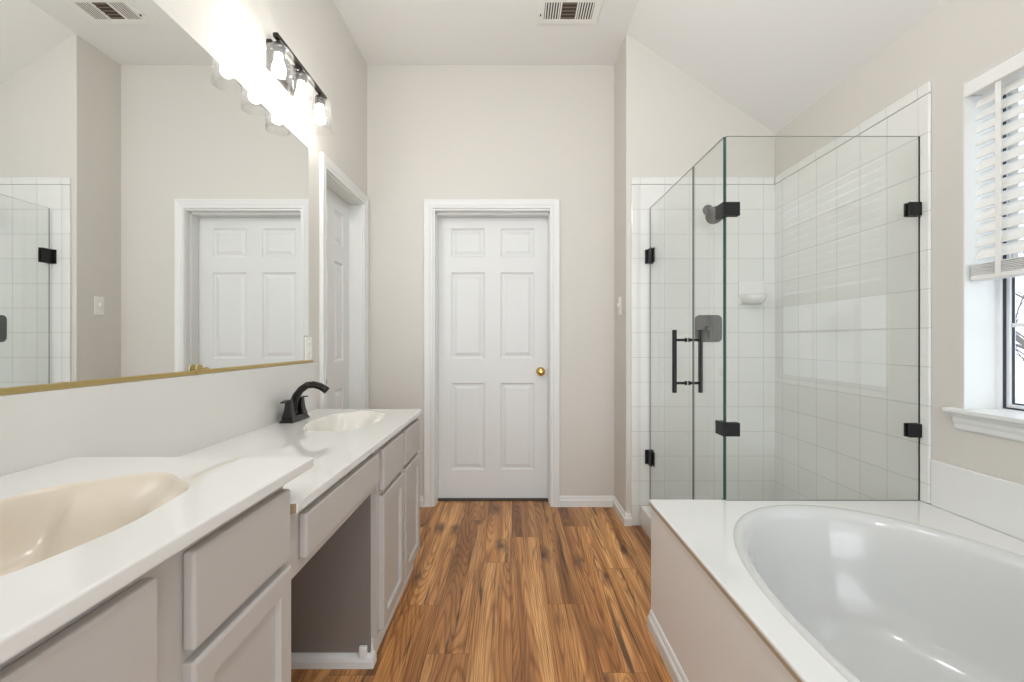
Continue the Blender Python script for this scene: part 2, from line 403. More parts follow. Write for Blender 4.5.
x0 = D1['u0']+0.004; W1 = D1['u1']-D1['u0']-0.008; H1 = 2.008
cols, rows = six(W1, H1, 0.10, 0.113)
bm = bmn(); panel_door(bm, lambda u, v, d: (x0+u, YB+0.132-d, 0.010+v), W1, H1, cols, rows)
obj('door_slab', bm, M['door'], door)
boxobj('threshold', (D1['u0']+0.013, D1['u1']-0.005, YB+0.10, YB+0.20, 0.0, 0.007), M['thresh'], door)
bm = bmn(); kx, kz = 0.203, 0.908
lathe(bm, [(0, 0), (0.020, 0.0), (0.027, 0.002), (0.0305, 0.001), (0.0315, -0.0), (0.030, 0.004), (0.018, 0.010), (0.011, 0.014), (0.010, 0.032), (0.016, 0.036), (0.0255, 0.044), (0.028, 0.054), (0.0255, 0.064), (0.015, 0.069), (0, 0.070)], along((kx, YB+0.131, kz), (0, -1, 0)))
kb = obj('door_knob', bm, M['brass'], door, smooth=True); kb['label'] = 'polished brass knob'
# left door
door2 = empty('door_2', (XL, 2.7, 0), kind='structure')
bm = bmn(); casing(bm, lambda u, v, t: (XL+t, u, v), D2['u0'], D2['u1'], D2['vt'], CASEPROF)
obj('casing', bm, M['trim'], door2)
bm = bmn()
for y0, y1 in ((D2['u0'], D2['u0']+0.010), (D2['u1']-0.010, D2['u1'])): box(bm, XL-T, XL, y0, y1, 0, D2['vt'])
box(bm, XL-T, XL, D2['u0']+0.010, D2['u1']-0.010, D2['vt']-0.010, D2['vt'])
obj('jamb', bm, M['trim'], door2)
W2 = D2['u1']-D2['u0']-0.020
cols, rows = six(W2, H1, 0.105, 0.10)
bm = bmn(); panel_door(bm, lambda u, v, d: (XL-0.088+d, D2['u0']+0.010+u, 0.010+v), W2, 2.008, cols, rows, 0.03)
obj('door_slab', bm, M['door'], door2)
bm = bmn(); lathe(bm, [(0, 0), (0.028, 0.0), (0.029, 0.004), (0.012, 0.012), (0.010, 0.034), (0.024, 0.044), (0.027, 0.054), (0.020, 0.064), (0, 0.067)], along((XL-0.087, 2.463, 0.90), (1, 0, 0)))
obj('door_knob', bm, M['bronze'], door2, smooth=True)['label'] = 'dark bronze knob'

# ------------------------------------------------------------ window, sill, blind
win = empty('window_1', (XR+0.11, 1.1, 0.868), kind='structure')
y0, y1, z0, z1 = WN['y0'], WN['y1'], WN['z0'], WN['z1']
bm = bmn()   # painted returns
r = 0.004
box(bm, XR, XR+0.114, y1-r, y1, z0, z1); box(bm, XR, XR+0.114, y0, y0+r, z0, z1); box(bm, XR, XR+0.114, y0+r, y1-r, z1-r, z1)
obj('window_return', bm, M['trim'], win)
def frame(bm, x0, x1, a, b, c, d, wd):
    box(bm, x0, x1, a, a+wd, c, d); box(bm, x0, x1, b-wd, b, c, d)
    box(bm, x0, x1, a+wd, b-wd, c, c+wd); box(bm, x0, x1, a+wd, b-wd, d-wd, d)
bm = bmn(); frame(bm, XR+0.114, XR+0.168, y0, y1, z0, z1, 0.018); obj('window_frame', bm, M['vinyl'], win, bevel=0.002)
bm = bmn(); frame(bm, XR+0.122, XR+0.128, y0+0.018, y1-0.018, z0+0.018, z1-0.018, 0.006); obj('gasket', bm, M['gasket'], win)
for nm, c, d, dx in (('sash', z0+0.020, 1.47, 0.0), ('sash', 1.45, z1-0.020, 0.012)):
    a, b = y0+0.020, y1-0.020
    bm = bmn(); frame(bm, XR+0.1285+dx, XR+0.150+dx, a, b, c, d, 0.015); s = obj(nm, bm, M['vinyl'], win, bevel=0.002)
    bm = bmn(); frame(bm, XR+0.136+dx, XR+0.141+dx, a+0.015, b-0.015, c+0.015, d-0.015, 0.005); obj('glazing_bead', bm, M['gasket'], s)
    bm = bmn(); box(bm, XR+0.142+dx, XR+0.144+dx, a+0.015, b-0.015, c+0.015, d-0.015); obj('pane', bm, M['pane'], s)
    bm = bmn(); zm = (c+d)/2
    box(bm, XR+0.133+dx, XR+0.1355+dx, a+0.018, b-0.018, zm-0.007, zm+0.007)
    for k in (1, 2): yy = a+(b-a)*k/3; box(bm, XR+0.1332+dx, XR+0.1353+dx, yy-0.007, yy+0.007, c+0.02, d-0.02)
    obj('muntin', bm, M['vinyl'], s)
bm = bmn(); box(bm, XR-0.036, XR+0.114, y0-0.045, y1+0.045, 0.869, 0.884)
# keep the part inside the opening only
bmesh.ops.delete(bm, geom=list(bm.verts), context='VERTS')
box(bm, XR-0.036, XR, y0-0.045, y1+0.045, 0.866, 0.883); box(bm, XR, XR+0.114, y0+r, y1-r, 0.868, 0.883)
obj('window_stool', bm, M['trim'], win, bevel=0.004, seg=3)
bm = bmn()
pr = [(0, 0.866), (0.026, 0.866), (0.024, 0.858), (0.018, 0.850), (0.017, 0.838), (0.012, 0.828), (0.011, 0.812), (0.006, 0.806), (0, 0.806)]
sweep(bm, [(XR, y1+0.022), (XR, y0-0.022)][::-1], [(-o, h) for o, h in pr])
obj('window_apron', bm, M['trim'], win)

bl = empty('window_blind', (XR+0.03, 1.1, 2.04), 'white faux wood slat blind half lowered in the window above the tub', 'blind')
boxobj('valance', (XR-0.001, XR+0.012, y0+0.004, y1-0.003, 1.990, 2.040), M['slat'], bl, bevel=0.003)
boxobj('headrail', (XR+0.020, XR+0.070, y0+0.012, y1-0.012, 1.995, 2.038), M['slat'], bl, bevel=0.003)
def slat_mesh(bm, cx, cz, tilt, wd=0.050, th=0.003):
    n = 6; a = y0+0.014; b = y1-0.014
    top = []; bot = []
    for i in range(n+1):
        t = (i/n-0.5); w_ = t*wd; c_ = 0.0035*(1-4*t*t)
        for lst, dz in ((top, th/2), (bot, -th/2)):
            x = w_; z = c_+dz
            X = cx + x*math.cos(tilt)-z*math.sin(tilt); Z = cz + x*math.sin(tilt)+z*math.cos(tilt)
            lst.append((bm.verts.new((X, a, Z)), bm.verts.new((X, b, Z))))
    ring = top + bot[::-1]
    for p, q in zip(ring, ring[1:]+ring[:1]): bm.faces.new((p[0], p[1], q[1], q[0]))
    bm.faces.new([p[0] for p in ring]); bm.faces.new([p[1] for p in ring])
cxs = XR+0.042
for k in range(13):
    bm = bmn(); slat_mesh(bm, cxs, 1.966-k*0.0445, math.radians(58)); obj('slat', bm, M['slat'], bl, smooth=False)
for k in range(7):
    bm = bmn(); slat_mesh(bm, cxs-0.004+0.0012*(k % 2), 1.3575+k*0.0058, math.radians(3), th=0.0030); obj('slat', bm, M['slat'], bl)
boxobj('bottom_rail', (cxs-0.030, cxs+0.022, y0+0.012, y1-0.012, 1.336, 1.354), M['slat'], bl, bevel=0.004)
for yy in (y1-0.107, (y0+y1)/2, y0+0.107):
    bm = bmn(); box(bm, cxs-0.0325, cxs-0.0315, yy-0.009, yy+0.009, 1.345, 1.995); box(bm, cxs+0.026, cxs+0.027, yy-0.009, yy+0.009, 1.345, 1.995)
    obj('ladder_tape', bm, M['slat'], bl)
# outside: ground, and a bare tree and a fence seen through the pane
boxobj('ground', (2.4, 16, -6, 14, -0.7, -0.6), M['snow'], kind='structure')
rnd = random.Random(11)
bm = bmn()
def branch(p, d, l, r_, depth):
    pts = [Vector(p)]; dd = Vector(d).normalized()
    for _ in range(3):
        dd = (dd+Vector((rnd.uniform(-.25, .25), rnd.uniform(-.25, .25), rnd.uniform(-.05, .2)))).normalized(); pts.append(pts[-1]+dd*l/3)
    tube(bm, pts, [r_, r_*.85, r_*.7, r_*.55], 6)
    if depth:
        for k in range(4):
            a = rnd.uniform(0, 2*PI); branch(pts[rnd.choice((1, 2, 3))], dd*0.7+Vector((math.cos(a), math.sin(a), rnd.uniform(0, .7))), l*0.62, r_*.5, depth-1)
branch((4.7, 3.7, -0.6), (0, 0, 1), 2.0, 0.06, 4)
tag(obj('tree', bm, M['bark']), 'bare leafless winter tree outside the bathroom window', 'tree')

# ------------------------------------------------------------ shower tile walls
ZT = 2.122
bm = bmn(); box(bm, 0.768, XR, YS-0.008, YS, 0, ZT-0.046)
obj('wall_shower_tile_back', bm, M['tile_back'], kind='structure')
bm = bmn(); box(bm, XR-0.008, XR, 1.794, YS-0.008, 0, ZT-0.046)
obj('wall_shower_tile_right', bm, M['tile_right'], kind='structure')
def bull(name, boxes, m):
    bm = bmn()
    for b in boxes: box(bm, *b)
    return obj(name, bm, m, kind='structure', bevel=0.005, seg=3)
bull('trim_1', [(0.727, 0.768, YS-0.012, YS, 0, 2.0763), (0.727, XR-0.012, YS-0.012, YS, 2.0763, ZT)], M['tile_back'])
bull('trim_2', [(XR-0.012, XR, 1.744, 1.794, 0.499, 2.0763), (XR-0.012, XR, 1.744, YS-0.0125, 2.0763, ZT)], M['tile_right'])

# shower pan and curb
bm = bmn(); box(bm, 0.885, XR-0.009, 1.81, YS-0.009, 0, 0.03)
tag(obj('shower_pan', bm, M['marble'], bevel=0.004), 'white shower floor pan behind the glass enclosure', 'shower pan')
bm = bmn(); box(bm, 0.780, 0.884, 1.801, YS-0.013, 0, 0.125)
tag(obj('shower_curb', bm, M['marble'], bevel=0.006, seg=3), 'low white marble shower curb below the glass door', 'curb')

# ------------------------------------------------------------ surfaces with a bowl cut into them
def superr(th, hx, hy, n):
    c, s = abs(math.cos(th)), abs(math.sin(th)); return ((c/hx)**n + (s/hy)**n) ** (-1/n)
def bowl_top(name, rect, ztop, thick, c, rf, N, m, parent, prof, bowl_name, bowl_mat, flute=0, under=True, bev=0.004):
    x0, x1, y0, y1 = rect
    ths = [2*PI*k/N for k in range(N)]
    for cx_, cy_ in ((x0, y0), (x1, y0), (x1, y1), (x0, y1)):
        a = math.atan2(cy_-c[1], cx_-c[0]) % (2*PI)
        i = min(range(N), key=lambda k: min(abs(ths[k]-a), 2*PI-abs(ths[k]-a))); ths[i] = a
    def rect_pt(th):
        dx, dy = math.cos(th), math.sin(th); t = 1e9
        if dx > 1e-9: t = min(t, (x1-c[0])/dx)
        if dx < -1e-9: t = min(t, (x0-c[0])/dx)
        if dy > 1e-9: t = min(t, (y1-c[1])/dy)
        if dy < -1e-9: t = min(t, (y0-c[1])/dy)
        return (c[0]+dx*t, c[1]+dy*t)
    bm = bmn(); rings = []
    inner = [(c[0]+rf(t)*math.cos(t), c[1]+rf(t)*math.sin(t)) for t in ths]; outer = [rect_pt(t) for t in ths]
    for f, z in ((0, ztop), (0.5, ztop), (1, ztop)):
        rings.append([bm.verts.new((a[0]*(1-f)+b[0]*f, a[1]*(1-f)+b[1]*f, z)) for a, b in zip(inner, outer)])
    rings.append([bm.verts.new((b[0], b[1], ztop-thick)) for b in outer])
    for a, b in zip(rings, rings[1:]):
        for k in range(N): bm.faces.new((a[k], a[(k+1) % N], b[(k+1) % N], b[k]))
    top = obj(name, bm, m, parent, bevel=bev, seg=3)
    bm = bmn(); rings = []
    for s, z in prof:
        if s == 0: rings.append([bm.verts.new((c[0], c[1], ztop+z))]); continue
        row = []
        for t in ths:
            R = rf(t); zz = z
            if flute:
                k = max(0, min(1, (abs(math.sin(t))-0.80)/0.12)); k = k*k*(3-2*k)
                zz = z*(1-k)+k*SHELF[s]
            row.append(bm.verts.new((c[0]+R*s*math.cos(t), c[1]+R*s*math.sin(t), ztop+zz)))
        rings.append(row)
    for a, b in zip(rings, rings[1:]):
        for k in range(N):
            q = list(dict.fromkeys([a[k], a[(k+1) % N], b[(k+1) % len(b)], b[k % len(b)]])); bm.faces.new(q)
    bw = obj(bowl_name, bm, bowl_mat, parent if parent else top, smooth=True)
    return top, bw

SINKPROF = [(1.0, 0), (0.985, -0.0015), (0.965, -0.008), (0.94, -0.022), (0.90, -0.048), (0.85, -0.070), (0.78, -0.088), (0.70, -0.099), (0.62, -0.105), (0.50, -0.112), (0.35, -0.118), (0.2, -0.122), (0.06, -0.124), (0.055, -0.128), (0, -0.128)]
SHELF = dict(zip([p[0] for p in SINKPROF], [0, -0.001, -0.006, -0.012, -0.018, -0.024, -0.034, -0.066, -0.094, -0.112, -0.118, -0.122, -0.124, -0.128, -0.128]))
def sink_r(th):
    r_ = superr(th, 0.150, 0.250, 2.3)
    e = abs(math.sin(th))                      # towards the two ends the rim is scalloped like a shell
    k = max(0, (e-0.55)/0.45)
    return r_*(1 + 0.045*k*math.cos(9*(th-PI/2)) + 0.010*(1-k)*math.cos(6*th))
def vanity_top(name, y0, y1, z, cy, label, cat='countertop'):
    t = empty(name, (-0.70, (y0+y1)/2, z), label, cat)
    xf = -0.440 if z > 0.8 else -0.447
    top, bw = bowl_top('slab', (-0.9751, xf, y0, y1), z, 0.020, (-0.690 if z > 0.8 else -0.702, cy), sink_r if z > 0.8 else (lambda th: sink_r(th)*(1-0.07*abs(math.cos(th)))), 144, M['marble'], t, SINKPROF, 'basin', M['basin'] if z > 0.8 else M['basin_pale'], flute=1)
    bm = bmn(); box(bm, -0.974, xf, y0, y1, z-0.0205, z-0.0195)
    bmesh.ops.delete(bm, geom=list(bm.verts), context='VERTS')
    box(bm, xf-0.05, xf-0.004, y0+0.001, y1-0.001, z-0.024, z-0.0195)
    obj('front_lip', bm, M['marble'], t)
    bm = bmn(); lathe(bm, [(0, 0.004), (0.012, 0.004), (0.020, 0.002), (0.022, 0.0), (0.022, -0.004), (0, -0.004)], along((-0.690 if z > 0.8 else -0.702, cy, z-0.124), (0, 0, 1)))
    obj('drain', bm, M['bronze'], t, smooth=True)
    return t
vanity_top('countertop', -0.10, 1.012, 0.867, 0.630, 'raised white marble vanity top with cream shell basin, nearest the camera')
vt2 = vanity_top('countertop', 0.947, 2.262, 0.7865, 1.94, 'lower white marble vanity top under the bronze faucet, beside the left door')
bm = bmn(); box(bm, -0.474, -0.449, 0.940, 0.947, 0.766, 0.785)
obj('wood_substrate', bm, M['wood_raw'], vt2)['label'] = 'raw brown chipboard end'
# backsplash
bm = bmn(); box(bm, XL+0.0003, -0.9752, -0.10, 2.285, 0.780, 1.020)
tag(obj('backsplash', bm, M['splash'], bevel=0.002), 'pale marble backsplash strip under the wall mirror', 'backsplash')

# ------------------------------------------------------------ mirror
mi = empty('wall_mirror', (XL, 1.0, 1.02), 'huge frameless wall mirror above the double vanity', 'mirror')
bm = bmn()
pl = [(-0.10, 1.030), (2.150, 1.030), (2.150, 1.150), (2.197, 1.150), (2.197, 2.056), (-0.10, 2.056)]
A = [bm.verts.new((XL, a, b)) for a, b in pl]; B = [bm.verts.new((XL+0.003, a, b)) for a, b in pl]
for k in range(6): bm.faces.new((A[k], A[(k+1) % 6], B[(k+1) % 6], B[k])).material_index = 1
bm.faces.new(A).material_index = 1; bm.faces.new(B)
obj('glass', bm, [M['mirror'], M['glass_edge_dark']], mi)
bm = bmn(); box(bm, XL, XL+0.012, -0.10, 2.225, 1.0205, 1.024); box(bm, XL+0.009, XL+0.012, -0.10, 2.225, 1.024, 1.033)
obj('bottom_channel', bm, M['gold'], mi, bevel=0.001)['label'] = 'gold metal channel'
bm = bmn(); lathe(bm, [(0, 0), (0.016, 0), (0.016, 0.003), (0.010, 0.005), (0, 0.005)], along((XL+0.012, 1.415, 1.036), (1, 0, 0)), 18)
obj('clip', bm, M['gold'], mi)['label'] = 'small gold clip'

# ------------------------------------------------------------ outlet and switch
o = empty('wall_outlet', (XL, 2.192, 1.086), 'white outlet plate at the lower corner of the mirror', 'outlet')
boxobj('cover_plate', (XL, XL+0.008, 2.157, 2.227, 1.030, 1.143), M['plastic'], o, bevel=0.003)
for z in (1.064, 1.109): 
    bm = bmn(); lathe(bm, [(0, 0), (0.016, 0), (0.016, 0.002), (0, 0.002)], along((XL+0.008, 2.192, z), (1, 0, 0)), 16)
    rc = obj('receptacle', bm, M['plastic'], o)
    bm = bmn()
    for dy in (-0.006, 0.006): box(bm, XL+0.0098, XL+0.0103, 2.192+dy-0.001, 2.192+dy+0.001, z-0.004, z+0.004)
    obj('slot', bm, M['slot'], rc)
s = empty('light_switch', (XJ, 2.93, 1.35), 'white toggle light switch on the short wall left of the shower', 'light switch')
boxobj('cover_plate', (XJ-0.006, XJ, 2.895, 2.965, 1.292, 1.408), M['plastic'], s, bevel=0.003)
boxobj('toggle', (XJ-0.018, XJ-0.006, 2.925, 2.935, 1.345, 1.365), M['plastic'], s, bevel=0.002)

# ------------------------------------------------------------ cabinets
XF, XD = -0.472, -0.453          # face frame plane, door/drawer front plane
def front_panel(name, parent, a, b, c, d):      # slab drawer front
    return boxobj(name, (XF, XD, a, b, c, d), M['cab'], parent, bevel=0.005, seg=3)
def shaker(parent, a, b, c, d, fw=0.044):
    bm = bmn(); V = []
    loops = [(0, XD-0.005), (0.0015, XD-0.0015), (0.005, XD), (fw, XD), (fw+0.002, XD-0.003), (fw+0.003, XD-0.011), (fw+0.010, XD-0.0115)]
    prev = [bm.verts.new((XF, y, z)) for y, z in ((a, c), (b, c), (b, d), (a, d))]; bm.faces.new(prev)
    for ins, x in loops:
        q = [bm.verts.new((x, y, z)) for y, z in ((a+ins, c+ins), (b-ins, c+ins), (b-ins, d-ins), (a+ins, d-ins))]
        for k in range(4): bm.faces.new((prev[k], prev[(k+1) % 4], q[(k+1) % 4], q[k]))
        prev = q
    bm.faces.new(prev)
    return obj('cabinet_door', bm, M['cab'], parent)
def carcass(bm, y0, y1, z1, holes_z=None):
    box(bm, -0.973, XF, y0, y0+0.018, 0.09, z1); box(bm, -0.973, XF, y1-0.018, y1, 0.09, z1)
    box(bm, XF-0.019, XF, y0+0.018, y1-0.018, 0.09, z1)
    box(bm, -0.973, XF-0.019, y0+0.018, y1-0.018, 0.09, 0.108)
    box(bm, -0.973, -0.496, y0, y1, 0, 0.09)
# near cabinet
nc = empty('vanity_cabinet', (-0.7, 0.43, 0), 'taller taupe vanity cabinet under the raised top, nearest the camera', 'cabinet')
bm = bmn(); carcass(bm, -0.09, 0.940, 0.8425); obj('carcass', bm, M['cab'], nc, bevel=0.001)
for a, b in ((0.650, 0.934), (0.310, 0.585), (-0.05, 0.275)):
    front_panel('drawer_front', nc, a, b, 0.680, 0.822)
    shaker(nc, a, b+(0.004 if a > .6 else 0), 0.10, 0.663)
# knee space apron
ka = empty('vanity_apron', (-0.46, 1.26, 0.62), 'taupe apron drawer front spanning the open knee space', 'drawer apron')
boxobj('rail', (XF-0.019, XF, 0.941, 1.574, 0.613, 0.7620), M['cab'], ka, bevel=0.001)
front_panel('drawer_front', ka, 1.005, 1.561, 0.643, 0.742)
boxobj('stile', (XF-0.019, XF, 0.941, 0.958, 0.09, 0.612), M['cab'], ka)
# far cabinet
fc = empty('vanity_cabinet', (-0.7, 1.91, 0), 'shorter taupe vanity cabinet with two drawers, next to the left door', 'cabinet')
bm = bmn(); carcass(bm, 1.585, 2.252, 0.7620); obj('carcass', bm, M['cab'], fc, bevel=0.001)
boxobj('side_panel', (-0.973, XF-0.020, 1.579, 1.585, 0.0, 0.7620), M['cab_side_shade'], fc)['label'] = 'side panel with knee-space shade in its colour'
for a, b in ((1.612, 1.910), (1.948, 2.243)):
    front_panel('drawer_front', fc, a, b, 0.592, 0.741)
    shaker(fc, a, b, 0.10, 0.575)
QP = [(0, 0), (0.020, 0), (0.020, 0.022), (0.016, 0.034), (0.008, 0.041), (0, 0.043)]
bm = bmn(); sweep(bm, [(-0.973, 1.579), (-0.496, 1.579), (-0.496, 1.60)], QP)
obj('base_trim', bm, M['trim'], fc)['label'] = 'white trim along the floor'
bm = bmn(); box(bm, -0.528, -0.500, 1.562, 1.5788, 0.0, 0.072)
obj('trim_return', bm, M['trim'], fc, bevel=0.005)['label'] = 'white trim end piece'
bm = bmn(); box(bm, -0.496, -0.488, 1.601, 2.252, 0, 0.085); obj('toe_kick', bm, M['trim'], fc)

# ------------------------------------------------------------ faucets
def faucet(x, y, z, label):
    t = empty('faucet', (x, y, z), label, 'faucet')
    bm = bmn()
    levels = [(0.029, 0.080, 0), (0.029, 0.080, 0.006), (0.024, 0.074, 0.011), (0.022, 0.070, 0.020), (0.019, 0.066, 0.024)]
    rings = []
    for hx, hy, h in levels:
        rings.append([bm.verts.new((x+a*hx, y+b*hy, z+h)) for a, b in ((-1, -1), (1, -1), (1, 1), (-1, 1))])
    for a, b in zip(rings, rings[1:]):
        for k in range(4): bm.faces.new((a[k], a[(k+1) % 4], b[(k+1) % 4], b[k]))
    bm.faces.new(rings[0]); bm.faces.new(rings[-1])
    obj('base', bm, M['bronze'], t, bevel=0.003, seg=2)
    # spout
    pts = [(-0.008, 0.020), (-0.010, 0.045), (-0.006, 0.075), (0.006, 0.105), (0.026, 0.131), (0.052, 0.149), (0.080, 0.152), (0.106, 0.145), (0.124, 0.135), (0.136, 0.125)]
    rad = [0.021, 0.0185, 0.0168, 0.0156, 0.0150, 0.0146, 0.0146, 0.0150, 0.0156, 0.0160]
    bm = bmn(); tube(bm, [(x+a, y, z+b) for a, b in pts], rad, 16, flat=0.82)
    obj('spout', bm, M['bronze'], t, smooth=True)
    for sgn in (-1, 1):
        bm = bmn(); rings = []
        for hw, h in ((0.0235, 0.018), (0.0205, 0.030), (0.0165, 0.046), (0.0140, 0.064), (0.0128, 0.082), (0.0125, 0.090)):
            rings.append([bm.verts.new((x+a*hw, y+sgn*0.051+b*hw, z+h)) for a, b in ((-1, -1), (1, -1), (1, 1), (-1, 1))])
        for a, b in zip(rings, rings[1:]):
            for k in range(4): bm.faces.new((a[k], a[(k+1) % 4], b[(k+1) % 4], b[k]))
        bm.faces.new(rings[0]); bm.faces.new(rings[-1])
        h_ = obj('handle', bm, M['bronze'], t, bevel=0.004, seg=3)
        bm = bmn()
        rings = []
        for d, hw, zt, th in ((-0.013, 0.012, 0.093, 0.007), (0.010, 0.0115, 0.096, 0.008), (0.032, 0.010, 0.095, 0.007), (0.050, 0.0085, 0.092, 0.006), (0.060, 0.0075, 0.092, 0.006)):
            yy = y+sgn*(0.051+d)
            rings.append([bm.verts.new(q) for q in ((x-hw, yy, z+zt-th), (x+hw, yy, z+zt-th), (x+hw, yy, z+zt), (x-hw, yy, z+zt))])
        for a, b in zip(rings, rings[1:]):
            for k in range(4): bm.faces.new((a[k], a[(k+1) % 4], b[(k+1) % 4], b[k]))
        bm.faces.new(rings[0]); bm.faces.new(rings[-1])
        obj('lever', bm, M['bronze'], h_, bevel=0.002)
    return t
faucet(-0.925, 1.94, 0.7865, 'oil-rubbed bronze two-handle faucet with arched spout on the lower vanity top')
faucet(-0.925, 0.63, 0.867, 'oil-rubbed bronze two-handle faucet on the raised vanity top nearest the camera')

# ------------------------------------------------------------ vanity light
vl = empty('vanity_light', (XL, 1.93, 2.27), 'bronze three-lamp vanity light with clear glass shades above the mirror', 'light fixture')
boxobj('backplate', (XL, XL+0.022, 1.82, 2.04, 2.215, 2.335), M['bronze'], vl, bevel=0.004)
bm = bmn(); box(bm, XL+0.022, XL+0.088, 1.90, 1.96, 2.262, 2.279); obj('arm', bm, M['bronze'], vl, bevel=0.003)
XB = XL+0.100
boxobj('bar', (XB-0.010, XB+0.010, 1.700, 2.155, 2.262, 2.279), M['bronze'], vl, bevel=0.003)
for yy in (1.727, 1.912, 2.098):
    mt = along((XB, yy, 2.262), (0, 0, -1))
    bm = bmn(); lathe(bm, [(0, 0), (0.008, 0), (0.008, 0.012), (0.021, 0.014), (0.022, 0.018), (0.022, 0.050), (0.020, 0.052), (0, 0.052)], mt)
    so = obj('socket', bm, M['bronze'], vl, smooth=False)
    bm = bmn()
    lathe(bm, [(0.021, 0.030), (0.036, 0.030), (0.046, 0.034), (0.051, 0.044), (0.052, 0.060), (0.052, 0.170)], mt, 32)
    sh = obj('glass_shade', bm, M['shade'], vl, smooth=True); sh['label'] = 'clear glass cylinder shade'
    md = sh.modifiers.new('solid', 'SOLIDIFY'); md.thickness = 0.0025
    bm = bmn(); lathe(bm, [(0.012, 0.052), (0.013, 0.064), (0.016, 0.080), (0.022, 0.098), (0.0245, 0.112), (0.022, 0.126), (0.013, 0.134), (0, 0.137)], mt)
    obj('bulb', bm, M['bulb'], vl, smooth=True)['label'] = 'lit bulb'

# ------------------------------------------------------------ ceiling vent
v = empty('ceiling_vent', (0.32, 2.58, ZC), 'white ceiling air vent with three louvred sections', 'air vent')
bm = bmn()
X0, X1, Y0, Y1 = 0.146, 0.498, 2.475, 2.685; a0, a1, b0, b1 = 0.184, 0.460, 2.512, 2.650
zt, zb = ZC, ZC-0.008
box(bm, X0, a0, Y0, Y1, zb, zt); box(bm, a1, X1, Y0, Y1, zb, zt); box(bm, a0, a1, Y0, b0, zb, zt); box(bm, a0, a1, b1, Y1, zb, zt)
s1, s2 = a0+(a1-a0)/3, a0+2*(a1-a0)/3
box(bm, s1-0.004, s1+0.004, b0, b1, zb, zt); box(bm, s2-0.004, s2+0.004, b0, b1, zb, zt)
obj('frame', bm, M['plastic'], v, bevel=0.001)
boxobj('duct_opening', (a0, a1, b0, b1, ZC-0.0015, ZC-0.0005), M['duct'], v)['label'] = 'dark brown duct opening'
for x0_, x1_, kind_ in ((a0, s1-0.004, 0), (s1+0.004, s2-0.004, 1), (s2+0.004, a1, 0)):
    bm = bmn()
    if kind_ == 0:
        for k in range(6):
            x = x0_+(x1_-x0_)*(k+0.5)/6; box(bm, x-0.0035, x+0.0035, b0, b1, zb+0.0005, zb+0.0025)
    else:
        for k in range(5):
            y = b0+(b1-b0)*(k+0.5)/5; box(bm, x0_, x1_, y-0.004, y+0.004, zb+0.003, zb+0.0045)
    obj('louvre', bm, M['plastic'] if kind_ == 0 else M['duct_slat'], v)
bm = bmn(); box(bm, 0.160, 0.166, 2.60, 2.612, zb-0.006, zb); obj('lever', bm, M['slot'], v)

# clear globes added out of frame to house the two fill lights
for lx, ly, lb in ((0.15, 0.55, 'added fill lamp in a clear globe over the aisle, nearer the camera'), (0.15, 1.45, 'added fill lamp in a clear globe over the aisle, nearer the white back door')):
    rl = empty('fill_globe_lamp', (lx, ly, ZC), lb, 'ceiling lamp')
    bm = bmn(); lathe(bm, [(0, 0), (0.07, 0), (0.07, 0.015), (0.03, 0.02), (0.012, 0.03), (0.012, 0.36), (0, 0.36)], along((lx, ly, ZC), (0, 0, -1)), 32); obj('stem', bm, M['plastic'], rl)
    bm = bmn(); lathe(bm, [(0.03, 0.37)]+[(0.13*math.sin(t), 0.50-0.13*math.cos(t)) for t in [0.25+k*(PI-0.25)/14 for k in range(14)]]+[(0, 0.63)], along((lx, ly, ZC), (0, 0, -1)), 32); obj('globe', bm, M['shade'], rl, smooth=True)

# ------------------------------------------------------------ bathtub
tb = empty('bathtub', (1.08, 0.95, 0), 'white oval drop-in bathtub set in a marble deck beside the window', 'bathtub')
TUBPROF = [(1.0, 0), (0.992, 0.004), (0.975, 0.006), (0.955, 0.003), (0.935, -0.006), (0.915, -0.030), (0.895, -0.080), (0.87, -0.16), (0.84, -0.25), (0.80, -0.32), (0.74, -0.365), (0.65, -0.385), (0.45, -0.392), (0.2, -0.395), (0, -0.395)]
bowl_top('deck', (0.540, XR-0.006, 0.12, 1.800), 0.498, 0.008, (1.07, 0.95), lambda t: superr(t, 0.455, 0.785, 2.15), 160, M['deck'], tb, TUBPROF, 'tub_bowl', M['tub'])
bm = bmn(); box(bm, 0.547, 0.570, 0.13, 1.792, 0, 0.478); box(bm, 0.570, XR-0.01, 1.772, 1.792, 0, 0.482); box(bm, 0.570, XR-0.01, 0.13, 0.148, 0, 0.482)
obj('side_panel', bm, M['panel'], tb, bevel=0.001)['label'] = 'beige painted side panel'
bm = bmn(); box(bm, 0.5402, 0.560, 0.125, 1.796, 0.4785, 0.4899); obj('caulk_line', bm, M['caulk'], tb)['label'] = 'tan caulk line under the deck edge'
bm = bmn(); sweep(bm, [(0.547, 1.786), (0.547, 0.13)], BASEPROF)
obj('baseboard', bm, M['trim'], tb)['label'] = 'white baseboard at the foot of the panel'
bm = bmn(); box(bm, XR-0.010, XR, 0.12, 1.742, 0.4981, 0.671)
tag(obj('tub_splash', bm, M['deck'], bevel=0.003), 'white marble splash strip along the wall under the window', 'backsplash')

